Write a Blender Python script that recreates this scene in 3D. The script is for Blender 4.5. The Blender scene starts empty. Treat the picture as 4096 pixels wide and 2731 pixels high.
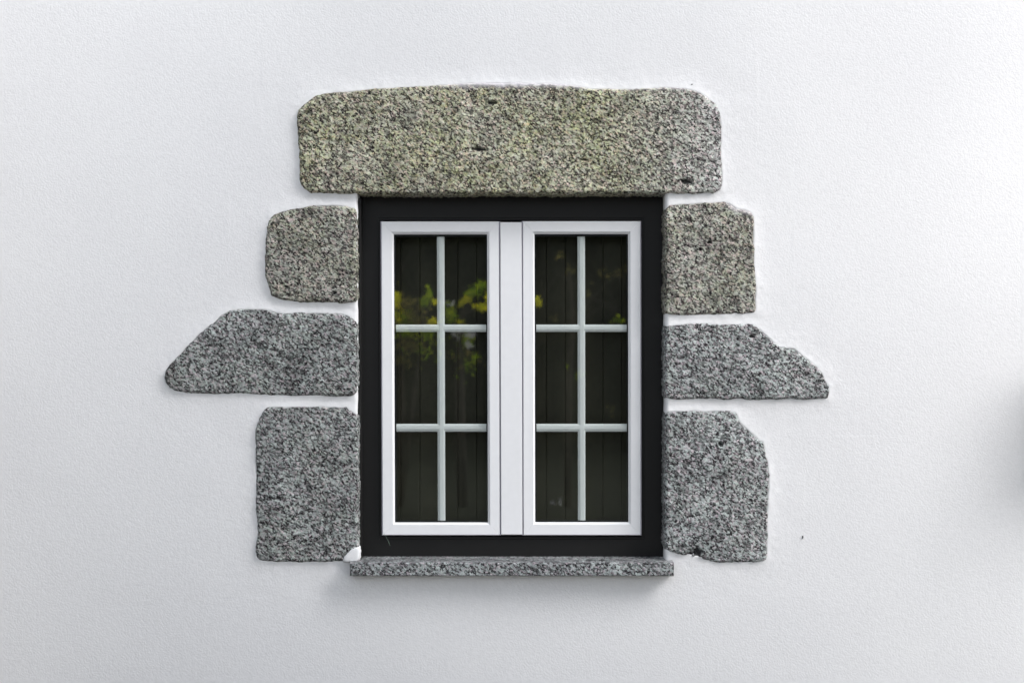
import bpy, math, random
import numpy as np
from mathutils import Vector

random.seed(7)
RNG = np.random.default_rng(11)
SC = bpy.context.scene
COL = SC.collection

# ------------------------------------------------------------------ camera
D = 5.0                      # metres from the lens to the face of the wall
S = 0.00085                  # metres on the wall per pixel of the 4096 px photo
ZC = 1.5                     # lens height
cam_data = bpy.data.cameras.new("camera")
cam = bpy.data.objects.new("camera", cam_data)
COL.objects.link(cam)
cam.location = (0, -D, ZC)
cam.rotation_euler = (math.radians(90), 0, 0)
cam_data.sensor_width = 36.0
cam_data.lens = 36.0 * D / (4096 * S)
cam_data.clip_end = 500
cam_data.dof.use_dof = True
cam_data.dof.focus_distance = D
cam_data.dof.aperture_fstop = 2.6
SC.camera = cam

# ------------------------------------------------------------------ light
SUN_DIR = Vector((0.60, -0.46, 0.66)).normalized()      # towards the sun
elev = math.asin(SUN_DIR.z)
azim = math.atan2(SUN_DIR.x, SUN_DIR.y)
world = bpy.data.worlds.new("World")
SC.world = world
world.use_nodes = True
wn = world.node_tree
wn.nodes.clear()
sky = wn.nodes.new("ShaderNodeTexSky")
sky.sky_type = 'NISHITA'
sky.sun_disc = False
sky.sun_elevation = elev
sky.sun_rotation = azim
sky.dust_density = 1.0
hs = wn.nodes.new("ShaderNodeHueSaturation")
hs.inputs['Saturation'].default_value = 0.30            # thin white overcast
bg = wn.nodes.new("ShaderNodeBackground")
bg.inputs['Strength'].default_value = 0.12
wo = wn.nodes.new("ShaderNodeOutputWorld")
wn.links.new(sky.outputs[0], hs.inputs['Color'])
wn.links.new(hs.outputs[0], bg.inputs['Color'])
wn.links.new(bg.outputs[0], wo.inputs['Surface'])

sun_data = bpy.data.lights.new("sun", 'SUN')
sun_data.energy = 2.0
sun_data.angle = math.radians(34)
sun_data.color = (1.0, 0.975, 0.975)
sun = bpy.data.objects.new("sun", sun_data)
COL.objects.link(sun)
sun.location = (6, -5, 9)
sun.rotation_euler = SUN_DIR.to_track_quat('Z', 'Y').to_euler()

SC.view_settings.view_transform = 'Standard'
SC.view_settings.look = 'None'
SC.view_settings.gamma = 1.0
SC.view_settings.exposure = 1.46
try:
    SC.view_settings.use_curve_mapping = False
except Exception:
    pass

# ------------------------------------------------------------------ helpers
def tag(o, label=None, cat=None, group=None, kind=None):
    if label: o['label'] = label
    if cat: o['category'] = cat
    if group: o['group'] = group
    if kind: o['kind'] = kind
    return o

def empty(name, loc):
    o = bpy.data.objects.new(name, None)
    o.location = loc
    o.empty_display_size = 0.1
    COL.objects.link(o)
    return o

def mesh_obj(name, verts, faces, mat, parent=None, smooth=False, origin=None):
    v = np.asarray(verts, dtype=np.float64).reshape(-1, 3)
    if parent is not None:
        origin = parent.location if parent.parent is None else parent.location + parent.parent.location
        v = v - np.array(origin)
    elif origin is not None:
        v = v - np.array(origin)
    me = bpy.data.meshes.new(name)
    me.from_pydata(v.tolist(), [], [tuple(f) for f in faces])
    me.validate()
    me.update()
    if smooth:
        me.polygons.foreach_set('use_smooth', [True] * len(me.polygons))
    me.materials.append(mat)
    o = bpy.data.objects.new(name, me)
    COL.objects.link(o)
    if parent is not None:
        o.parent = parent
    elif origin is not None:
        o.location = origin
    return o

def quads_obj(name, v, q, mat, parent=None, smooth=False, origin=None, attrs=None):
    """fast path for large numpy quad meshes"""
    v = np.asarray(v, dtype=np.float64)
    if parent is not None:
        origin = parent.location
    if origin is not None:
        v = v - np.array(origin)
    me = bpy.data.meshes.new(name)
    me.vertices.add(len(v))
    me.vertices.foreach_set('co', v.astype(np.float32).ravel())
    me.loops.add(len(q) * 4)
    me.loops.foreach_set('vertex_index', q.astype(np.int32).ravel())
    me.polygons.add(len(q))
    me.polygons.foreach_set('loop_start', np.arange(0, len(q) * 4, 4, dtype=np.int32))
    me.polygons.foreach_set('loop_total', np.full(len(q), 4, dtype=np.int32))
    me.polygons.foreach_set('use_smooth', np.full(len(q), smooth))
    if attrs:
        for k, a in attrs.items():
            at = me.attributes.new(k, 'FLOAT', 'POINT')
            at.data.foreach_set('value', a.astype(np.float32))
    me.update(calc_edges=True)
    me.materials.append(mat)
    o = bpy.data.objects.new(name, me)
    COL.objects.link(o)
    if parent is not None:
        o.parent = parent
    elif origin is not None:
        o.location = origin
    return o

def X(px, y=0.0): return (px - 2048.0) * S * (D + y) / D
def Z(py, y=0.0): return ZC - (py - 1365.5) * S * (D + y) / D

class MB:
    def __init__(self): self.v = []; self.f = []
    def box(self, x0, x1, y0, y1, z0, z1, b=0.0):
        """box with the edges chamfered by b on the side facing -y"""
        n = len(self.v)
        if b <= 0:
            self.v += [(x0,y0,z0),(x1,y0,z0),(x1,y1,z0),(x0,y1,z0),(x0,y0,z1),(x1,y0,z1),(x1,y1,z1),(x0,y1,z1)]
            self.f += [(n+a,n+c,n+d,n+e) for a,c,d,e in ((0,3,2,1),(4,5,6,7),(0,1,5,4),(1,2,6,5),(2,3,7,6),(3,0,4,7))]
        else:
            def ring(i, y): return [(x0+i,y,z0+i),(x1-i,y,z0+i),(x1-i,y,z1-i),(x0+i,y,z1-i)]
            self.v += ring(b, y0) + ring(0, y0+b) + ring(0, y1)
            self.f.append((n, n+1, n+2, n+3))
            for k in (0, 4):
                for i in range(4):
                    j = (i+1) % 4
                    self.f.append((n+k+i, n+k+4+i, n+k+4+j, n+k+j))
            self.f.append((n+11, n+10, n+9, n+8))
        return self
    def tube(self, pts, rads, n=10, cap=True):
        base = len(self.v)
        up0 = Vector((0, 0, 1))
        P = [Vector(p) for p in pts]
        for i, p in enumerate(P):
            t = (P[min(i+1, len(P)-1)] - P[max(i-1, 0)]).normalized()
            a = t.cross(Vector((0.31, 0.95, 0.07))).normalized()
            b = t.cross(a)
            for k in range(n):
                w = 2 * math.pi * k / n
                self.v.append(tuple(p + (a * math.cos(w) + b * math.sin(w)) * rads[i]))
        for i in range(len(P)-1):
            for k in range(n):
                j = (k+1) % n
                self.f.append((base+i*n+k, base+i*n+j, base+(i+1)*n+j, base+(i+1)*n+k))
        if cap:
            self.f.append(tuple(base+k for k in range(n))[::-1])
            self.f.append(tuple(base+(len(P)-1)*n+k for k in range(n)))
        return self
    def build(self, name, mat, parent=None, origin=None, smooth=False):
        return mesh_obj(name, self.v, self.f, mat, parent, smooth, origin)

def vnoise(x, z, scale, seed=0, octaves=3):
    """2-D value noise in [-1, 1]"""
    out = np.zeros_like(x, dtype=np.float64); amp = 1.0; tot = 0.0
    for o in range(octaves):
        r = np.random.default_rng(seed * 97 + o)
        T = r.uniform(-1, 1, (256, 256))
        fx = x * scale * 2**o + 57.3; fz = z * scale * 2**o + 91.7
        ix = np.floor(fx).astype(int); iz = np.floor(fz).astype(int)
        tx = fx - ix; tz = fz - iz
        tx = tx*tx*(3-2*tx); tz = tz*tz*(3-2*tz)
        a = T[ix & 255, iz & 255]; b = T[(ix+1) & 255, iz & 255]
        c = T[ix & 255, (iz+1) & 255]; d = T[(ix+1) & 255, (iz+1) & 255]
        out += amp * ((a*(1-tx)+b*tx)*(1-tz) + (c*(1-tx)+d*tx)*tz)
        tot += amp; amp *= 0.5
    return out / tot

def sdf(poly, px, pz):
    """signed distance to a closed polygon, positive inside"""
    P = np.asarray(poly); Q = np.roll(P, -1, axis=0)
    best = np.full(px.shape, 1e9); inside = np.zeros(px.shape, bool)
    for (ax, az), (bx, bz) in zip(P, Q):
        ex, ez = bx-ax, bz-az
        wx, wz = px-ax, pz-az
        t = np.clip((wx*ex + wz*ez) / (ex*ex+ez*ez+1e-12), 0, 1)
        dx = wx - ex*t; dz = wz - ez*t
        best = np.minimum(best, dx*dx+dz*dz)
        c = ((az <= pz) & (bz > pz)) | ((bz <= pz) & (az > pz))
        with np.errstate(divide='ignore', invalid='ignore'):
            xi = ax + (pz-az) * ex / (ez if abs(ez) > 1e-12 else 1e-12)
        inside ^= (c & (px < xi))
    d = np.sqrt(best)
    return np.where(inside, d, -d)

# ------------------------------------------------------------------ materials
def new_mat(name):
    m = bpy.data.materials.new(name); m.use_nodes = True
    nt = m.node_tree
    return m, nt, nt.nodes['Principled BSDF']

def N(nt, typ, **kw):
    n = nt.nodes.new(typ)
    for k, v in kw.items():
        if k in n.inputs: n.inputs[k].default_value = v
        else: setattr(n, k, v)
    return n

def ramp(nt, fac, stops, interp='LINEAR'):
    r = nt.nodes.new('ShaderNodeValToRGB')
    r.color_ramp.interpolation = interp
    el = r.color_ramp.elements
    while len(el) > 1: el.remove(el[-1])
    el[0].position = stops[0][0]; el[0].color = (*stops[0][1], 1)
    for p, c in stops[1:]:
        e = el.new(p); e.color = (*c, 1)
    nt.links.new(fac, r.inputs[0])
    return r

def mixc(nt, fac, a, b, mode='MIX'):
    m = nt.nodes.new('ShaderNodeMix'); m.data_type = 'RGBA'; m.blend_type = mode
    for s, v in ((m.inputs[0], fac), (m.inputs[6], a), (m.inputs[7], b)):
        if isinstance(v, (int, float)): s.default_value = v
        elif isinstance(v, tuple): s.default_value = (*v, 1)
        else: nt.links.new(v, s)
    return m.outputs[2]

def math_n(nt, op, a, b=0.0, clamp=False):
    m = nt.nodes.new('ShaderNodeMath'); m.operation = op; m.use_clamp = clamp
    for s, v in ((m.inputs[0], a), (m.inputs[1], b)):
        if isinstance(v, (int, float)): s.default_value = v
        else: nt.links.new(v, s)
    return m.outputs[0]

def plaster_material():
    m, nt, b = new_mat("white_plaster")
    tc = N(nt, 'ShaderNodeTexCoord')
    L = nt.links.new
    warp = N(nt, 'ShaderNodeTexNoise', Scale=30.0, Detail=2.0)
    L(tc.outputs['Object'], warp.inputs['Vector'])
    add = N(nt, 'ShaderNodeVectorMath', operation='MULTIPLY_ADD')
    L(warp.outputs['Color'], add.inputs[0]); add.inputs[1].default_value = (0.012,)*3
    L(tc.outputs['Object'], add.inputs[2])
    n1 = N(nt, 'ShaderNodeTexNoise', Scale=140.0, Detail=3.0, Roughness=0.6)
    L(add.outputs[0], n1.inputs['Vector'])
    n2 = N(nt, 'ShaderNodeTexNoise', Scale=9.0, Detail=3.0, Roughness=0.5)
    L(tc.outputs['Object'], n2.inputs['Vector'])
    n3 = N(nt, 'ShaderNodeTexNoise', Scale=1.3, Detail=3.0)
    L(tc.outputs['Object'], n3.inputs['Vector'])
    r1 = ramp(nt, n1.outputs[0], [(0.34, (0,0,0)), (0.52, (0.6,0.6,0.6)), (0.72, (1,1,1))])
    at = N(nt, 'ShaderNodeAttribute', attribute_name='smoothed')
    h = math_n(nt, 'MULTIPLY', r1.outputs[0], math_n(nt, 'SUBTRACT', 1.0, at.outputs['Fac']))
    bump = N(nt, 'ShaderNodeBump', Strength=0.20, Distance=0.0018)
    L(h, bump.inputs['Height'])
    bump2 = N(nt, 'ShaderNodeBump', Strength=0.16, Distance=0.004)
    L(n2.outputs[0], bump2.inputs['Height']); L(bump.outputs[0], bump2.inputs['Normal'])
    L(bump2.outputs[0], b.inputs['Normal'])
    col = ramp(nt, n3.outputs[0], [(0.3, (0.79,0.79,0.795)), (0.7, (0.83,0.83,0.83))])
    spk = N(nt, 'ShaderNodeTexNoise', Scale=60.0, Detail=2.0)
    L(tc.outputs['Object'], spk.inputs['Vector'])
    c2 = ramp(nt, spk.outputs[0], [(0.3, (0.96,0.96,0.96)), (0.6, (1,1,1))])
    L(mixc(nt, 1.0, col.outputs[0], c2.outputs[0], 'MULTIPLY'), b.inputs['Base Color'])
    b.inputs['Roughness'].default_value = 0.85
    b.inputs['Specular IOR Level'].default_value = 0.25
    return m

def granite_material(name, lichen, bright=1.0, scale=1.0, warm=0.0, rough=True, lintel=False):
    m, nt, b = new_mat(name)
    L = nt.links.new
    tc = N(nt, 'ShaderNodeTexCoord')
    info = N(nt, 'ShaderNodeObjectInfo')
    off = N(nt, 'ShaderNodeVectorMath', operation='ADD')
    L(tc.outputs['Object'], off.inputs[0]); L(info.outputs['Location'], off.inputs[1])
    co = off.outputs[0]
    warp = N(nt, 'ShaderNodeTexNoise', Scale=210.0*scale, Detail=2.0)
    L(co, warp.inputs['Vector'])
    add = N(nt, 'ShaderNodeVectorMath', operation='MULTIPLY_ADD')
    L(warp.outputs['Color'], add.inputs[0]); add.inputs[1].default_value = (0.005/scale,)*3
    L(co, add.inputs[2])
    mp_ = N(nt, 'ShaderNodeMapping'); mp_.vector_type = 'TEXTURE'
    mp_.inputs['Rotation'].default_value = (0, math.radians(32), 0); mp_.inputs['Scale'].default_value = (1.35, 1.0, 0.85)
    L(add.outputs[0], mp_.inputs['Vector'])
    v1 = N(nt, 'ShaderNodeTexVoronoi', Scale=158.0*scale); L(mp_.outputs[0], v1.inputs['Vector'])
    v2 = N(nt, 'ShaderNodeTexVoronoi', Scale=300.0*scale); L(mp_.outputs[0], v2.inputs['Vector'])
    s1 = N(nt, 'ShaderNodeSeparateColor'); L(v1.outputs['Color'], s1.inputs[0])
    s2 = N(nt, 'ShaderNodeSeparateColor'); L(v2.outputs['Color'], s2.inputs[0])
    k = bright
    dk = (0.012*k, 0.007*k, 0.010*k)
    g1 = ramp(nt, s1.outputs[0], [(0.0, dk), (0.36, (0.026*k,0.017*k,0.023*k)), (0.385, (0.20*k,0.203*k,0.202*k)),
                                 (0.58, (0.36*k,0.368*k,0.365*k)), (0.62, (0.85*k,0.87*k,0.86*k)), (1.0, (1.25*k,1.28*k,1.26*k))])
    g2 = ramp(nt, s2.outputs[0], [(0.0, dk), (0.40, (0.035*k,0.026*k,0.032*k)), (0.43, (0.30*k,0.304*k,0.302*k)),
                                 (0.70, (0.60*k,0.61*k,0.605*k)), (1.0, (1.25*k,1.26*k,1.25*k))])
    base = mixc(nt, 0.40, g1.outputs[0], g2.outputs[0])
    fleck = ramp(nt, s2.outputs[2], [(0.0, (0,0,0)), (0.93, (0,0,0)), (0.945, (1,1,1))])
    base = mixc(nt, math_n(nt, 'MULTIPLY', fleck.outputs[0], 0.8), base, (1.3*k, 1.32*k, 1.3*k))
    # lichen: yellow-green growth on the pale minerals, in soft patches
    ln = N(nt, 'ShaderNodeTexNoise', Scale=5.5, Detail=5.0, Roughness=0.65); L(co, ln.inputs['Vector'])
    lm = ramp(nt, ln.outputs[0], [(0.33, (0.25,0.25,0.25)), (0.62, (1,1,1))])
    lf = math_n(nt, 'MULTIPLY', lm.outputs[0], lichen)
    if lintel:
        sp = N(nt, 'ShaderNodeSeparateXYZ'); L(tc.outputs['Object'], sp.inputs[0])
        xe = math_n(nt, 'ADD', sp.outputs['X'], math_n(nt, 'MULTIPLY', ln.outputs[0], 0.5))
        er = ramp(nt, xe, [(0.0, (1,1,1))])
        er.color_ramp.elements[0].position = 0.60
        e = er.color_ramp.elements.new(0.98); e.color = (0.08,0.08,0.08,1)
        lf = math_n(nt, 'MULTIPLY', lf, er.outputs[0])
    lf0 = er.outputs[0] if lintel else 1.0
    grain = N(nt, 'ShaderNodeTexNoise', Scale=60.0, Detail=3.0); L(co, grain.inputs['Vector'])
    gr = ramp(nt, grain.outputs[0], [(0.38, (0.3,0.3,0.3)), (0.6, (1,1,1))])
    lf = math_n(nt, 'MULTIPLY', lf, gr.outputs[0])
    tint = ramp(nt, s2.outputs[1], [(0.0, (0.84,1.0,0.55)), (0.5, (1.0,0.98,0.55)), (1.0, (0.88,1.0,0.74))])
    c = mixc(nt, lf, base, mixc(nt, 1.0, base, tint.outputs[0], 'MULTIPLY'))
    c = mixc(nt, math_n(nt, 'MULTIPLY', lf0, lichen), c, mixc(nt, 1.0, c, (1.03, 0.98, 0.84), 'MULTIPLY'))
    # purple-brown iron in the dark minerals
    pn = ramp(nt, s1.outputs[1], [(0.0, (1.16,0.90,1.0)), (0.35, (1.02,0.98,1.0)), (0.7, (0.97,1.02,1.01)), (1.0, (0.97,1.02,1.01))])
    c = mixc(nt, 0.8, c, pn.outputs[0], 'MULTIPLY')
    if lichen < 0.4: c = mixc(nt, 1.0, c, (0.955, 1.0, 1.03), 'MULTIPLY')
    # broad weathering
    wn_ = N(nt, 'ShaderNodeTexNoise', Scale=9.0, Detail=5.0, Roughness=0.7); L(co, wn_.inputs['Vector'])
    wr = ramp(nt, wn_.outputs[0], [(0.30, (0.60,0.60,0.60)), (0.50, (0.98,0.98,0.98)), (0.72, (1.25,1.25,1.25))])
    c = mixc(nt, 1.0, c, wr.outputs[0], 'MULTIPLY')
    at = N(nt, 'ShaderNodeAttribute', attribute_name='pit')
    c = mixc(nt, at.outputs['Fac'], c, (0.014,0.014,0.016))
    dust = N(nt, 'ShaderNodeAttribute', attribute_name='dust')
    c = mixc(nt, dust.outputs['Fac'], c, (0.55,0.53,0.56))
    L(c, b.inputs['Base Color'])
    b.inputs['Roughness'].default_value = 0.85 if rough else 0.5
    b.inputs['Specular IOR Level'].default_value = 0.3
    bn = N(nt, 'ShaderNodeTexNoise', Scale=158.0*scale, Detail=5.0, Roughness=0.7); L(co, bn.inputs['Vector'])
    hh = math_n(nt, 'ADD', bn.outputs[0], math_n(nt, 'MULTIPLY', s1.outputs[0], 0.35))
    bump = N(nt, 'ShaderNodeBump', Strength=0.55 if rough else 0.15, Distance=0.003)
    L(hh, bump.inputs['Height']); L(bump.outputs[0], b.inputs['Normal'])
    return m

def flat_material(name, color, rough=0.5, spec=0.5, noise=0.04, bump=0.0, scale=40.0, trans=0.0):
    m, nt, b = new_mat(name)
    tc = N(nt, 'ShaderNodeTexCoord')
    n = N(nt, 'ShaderNodeTexNoise', Scale=scale, Detail=4.0)
    nt.links.new(tc.outputs['Object'], n.inputs['Vector'])
    lo = tuple(c*(1-noise*2) for c in color); hi = tuple(min(1, c*(1+noise)) for c in color)
    r = ramp(nt, n.outputs[0], [(0.25, lo), (0.7, hi)])
    nt.links.new(r.outputs[0], b.inputs['Base Color'])
    b.inputs['Roughness'].default_value = rough
    b.inputs['Specular IOR Level'].default_value = spec
    if bump:
        bp = N(nt, 'ShaderNodeBump', Strength=bump, Distance=0.001)
        nt.links.new(n.outputs[0], bp.inputs['Height']); nt.links.new(bp.outputs[0], b.inputs['Normal'])
    return m

def leaf_material(name, c1, c2, translucency=0.5):
    m = bpy.data.materials.new(name); m.use_nodes = True
    nt = m.node_tree; nt.nodes.clear(); L = nt.links.new
    out = N(nt, 'ShaderNodeOutputMaterial')
    tc = N(nt, 'ShaderNodeTexCoord')
    n = N(nt, 'ShaderNodeTexNoise', Scale=14.0, Detail=3.0)
    L(tc.outputs['Object'], n.inputs['Vector'])
    r = ramp(nt, n.outputs[0], [(0.42, c1), (0.58, c2)])
    d = N(nt, 'ShaderNodeBsdfDiffuse'); t = N(nt, 'ShaderNodeBsdfTranslucent')
    L(r.outputs[0], d.inputs['Color']); L(r.outputs[0], t.inputs['Color'])
    mx = N(nt, 'ShaderNodeMixShader'); mx.inputs[0].default_value = translucency
    L(d.outputs[0], mx.inputs[1]); L(t.outputs[0], mx.inputs[2]); L(mx.outputs[0], out.inputs['Surface'])
    return m

def glass_material():
    m = bpy.data.materials.new("window_glass"); m.use_nodes = True
    nt = m.node_tree; nt.nodes.clear(); L = nt.links.new
    out = N(nt, 'ShaderNodeOutputMaterial')
    lw = N(nt, 'ShaderNodeLayerWeight', Blend=0.5)
    fr5 = math_n(nt, 'POWER', lw.outputs['Facing'], 5.0)
    gl = N(nt, 'ShaderNodeBsdfGlossy', Roughness=0.0)
    tr = N(nt, 'ShaderNodeBsdfTransparent'); tr.inputs['Color'].default_value = (0.95, 0.98, 0.965, 1)
    f = math_n(nt, 'ADD', math_n(nt, 'MULTIPLY', fr5, 0.8), 0.22, clamp=True)     # coated double glazing
    mx = N(nt, 'ShaderNodeMixShader')
    L(f, mx.inputs[0]); L(tr.outputs[0], mx.inputs[1]); L(gl.outputs[0], mx.inputs[2])
    L(mx.outputs[0], out.inputs['Surface'])
    return m

M_PLASTER = plaster_material()
M_LINTEL = granite_material("lichen_granite_lintel", 0.88, 0.56, lintel=True)
M_LICHEN = granite_material("lichen_granite", 0.50, 0.47)
M_GRANITE = granite_material("grey_granite", 0.20, 0.45)
M_GRANITE_PALE = granite_material("pale_grey_granite", 0.16, 0.50)
M_SILL = granite_material("sawn_granite", 0.10, 0.45, scale=1.0, rough=False)
M_BLACK = flat_material("black_aluminium", (0.0098, 0.0098, 0.0096), 0.55, 0.25, 0.02)
M_WHITE = flat_material("white_lacquer", (0.85, 0.855, 0.865), 0.42, 0.4, 0.01)
M_BAR = flat_material("white_bar", (0.90, 0.92, 0.92), 0.45, 0.4, 0.01)
M_LIP_SHADE = flat_material("shaded_lip_grey", (0.52, 0.50, 0.56), 0.6, 0.3, 0.02)  # shade on the recessed white sash lip, put into the grey
M_SPACER = flat_material("black_spacer", (0.010, 0.010, 0.014), 0.5, 0.3, 0.02)
M_SHUTTER = flat_material("dark_stained_boards", (0.034, 0.032, 0.020), 0.55, 0.3, 0.15, scale=6)
M_GLASS = glass_material()

# ------------------------------------------------------------------ outlines measured on the wall (photo pixels)
LINTEL = [(1188,457),(1190,530),(1196,598),(1200,644),(1198,690),(1201,732),(1219,757),(1242,773),(1311,774),(1418,775),(1533,777),(1700,779),(1915,777),
 (2050,777),(2240,778),(2433,775),(2560,776),(2658,775),(2777,776),(2854,773),(2884,759),(2890,732),(2888,683),(2884,644),(2886,568),(2884,491),(2879,453),
 (2865,419),(2838,399),(2815,380),(2770,361),(2731,353),(2662,350),(2586,354),(2528,359),(2433,357),(2356,355),(2318,348),(2260,340),
 (2165,336),(2050,332),(1992,333),(1877,332),(1801,340),(1724,344),(1609,350),(1494,357),(1418,365),(1364,369),(1311,375),(1265,384),
 (1242,398),(1215,419),(1192,440)]
L_TOP = [(1427,850),(1421,834),(1386,824),(1332,820),(1241,824),(1188,834),(1134,844),(1097,858),(1081,874),(1067,909),(1065,967),(1060,1037),
 (1062,1101),(1073,1150),(1086,1182),(1118,1200),(1161,1206),(1209,1211),(1316,1211),(1407,1213),(1424,1206),(1430,1190)]
L_LONG = [(1428,1296),(1421,1281),(1407,1270),(1386,1259),(1354,1254),(1316,1252),(1252,1250),(1188,1249),(1145,1254),(1113,1251),(1081,1242),
 (1049,1235),(995,1234),(952,1235),(920,1242),(888,1257),(861,1284),(834,1305),(807,1326),(783,1345),(765,1369),(738,1396),(711,1426),
 (679,1458),(663,1482),(656,1509),(663,1530),(679,1551),(711,1565),(743,1570),(781,1573),(834,1576),(909,1577),(968,1573),(1027,1578),
 (1102,1581),(1209,1584),(1316,1584),(1391,1586),(1418,1581),(1430,1567)]
L_LOW = [(1432,1668),(1429,1657),(1414,1651),(1399,1639),(1386,1625),(1358,1628),(1317,1628),(1287,1623),(1215,1626),(1164,1625),(1088,1626),
 (1062,1631),(1049,1651),(1037,1677),(1026,1702),(1020,1733),(1022,1784),(1021,1861),(1024,1937),(1021,2039),(1026,2070),(1029,2121),
 (1024,2157),(1022,2192),(1024,2228),(1037,2241),(1062,2243),(1113,2245),(1184,2247),(1266,2247),(1307,2246),(1348,2244),(1405,2246),(1434,2240)]
R_TOP = [(2660,845),(2663,834),(2675,820),(2707,815),(2761,813),(2814,811),(2868,808),(2900,807),(2916,812),(2932,823),(2948,834),(2975,839),
 (2994,845),(3007,852),(3014,866),(3015,914),(3017,994),(3018,1048),(3021,1101),(3024,1155),(3026,1209),(3026,1235),(3021,1250),
 (2996,1254),(2921,1258),(2814,1261),(2734,1262),(2680,1261),(2663,1254),(2660,1244)]
R_LONG = [(2659,1318),(2662,1306),(2672,1300),(2707,1297),(2761,1294),(2830,1293),(2900,1297),(2975,1295),(3013,1297),(3029,1308),(3045,1321),
 (3061,1337),(3082,1356),(3104,1377),(3120,1387),(3141,1387),(3179,1396),(3200,1412),(3232,1436),(3264,1463),(3286,1485),(3297,1503),
 (3302,1525),(3315,1546),(3317,1573),(3310,1592),(3280,1594),(3216,1600),(3163,1594),(3109,1600),(3061,1600),(2996,1601),(2948,1594),
 (2900,1599),(2841,1594),(2782,1594),(2734,1600),(2680,1597),(2664,1589),(2659,1580)]
R_LOW = [(2660,1662),(2664,1650),(2671,1644),(2718,1643),(2779,1639),(2827,1644),(2869,1641),(2921,1643),(2942,1646),(2952,1659),(2956,1676),
 (2964,1692),(2992,1716),(3015,1737),(3034,1755),(3056,1768),(3058,1791),(3063,1820),(3072,1848),(3077,1881),(3079,1909),(3078,1961),
 (3072,2009),(3072,2079),(3071,2150),(3067,2221),(3065,2235),(3053,2242),(3001,2250),(2959,2249),(2902,2250),(2860,2248),(2827,2240),
 (2798,2228),(2756,2221),(2713,2216),(2680,2207),(2664,2197),(2660,2186)]
OX0, OX1 = X(1429), X(2663)                  # plaster edges of the opening
OZ1, OZ0 = Z(752), Z(2246)

def W(poly):
    # corners that meet the opening run a little into it, so that stone and not plaster makes the reveal
    return [(X(a + (1 if 1404 < a < 1440 and poly is not LINTEL else -1 if 2655 < a < 2669 and poly is not LINTEL else 0)), Z(b)) for a, b in poly]
STONES = [
 ("granite_lintel", LINTEL, M_LINTEL, "long lichen-speckled granite lintel with rounded ends spanning above the window", "lintel", 1, 0.015),
 ("granite_block", L_TOP, M_LICHEN, "squarish brown-green granite block left of the window just below the lintel", "stone block", 2, 0.0115),
 ("granite_block", L_LONG, M_GRANITE, "long grey granite block left of the window with a slanted pointed left end", "stone block", 3, 0.0115),
 ("granite_block", L_LOW, M_GRANITE, "tall grey granite block at the lower left of the window touching the white mortar patch", "stone block", 4, 0.0115),
 ("granite_block", R_TOP, M_LICHEN, "upright greenish granite block right of the window directly under the lintel end", "stone block", 5, 0.0115),
 ("granite_block", R_LONG, M_GRANITE_PALE, "long pale grey granite block right of the window tapering to a rounded right tip", "stone block", 6, 0.0115),
 ("granite_block", R_LOW, M_GRANITE_PALE, "tall granite block at the lower right of the window with a cut upper corner", "stone block", 7, 0.0115),
]
PITS = {1: [(1970,415,20,7),(1913,600,26,7),(2742,729,22,9),(2335,642,16,3),(1262,535,8,4)],
        5: [(2836,970,9,5),(2800,1000,7,5)], 6: [(3005,1345,12,6)], 7: [(2880,1773,9,8),(2788,2208,17,17),(2762,2214,16,7)],
        4: [(1115,1990,10,5)], 2: [(1340,1172,9,6)], 3: []}

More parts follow.
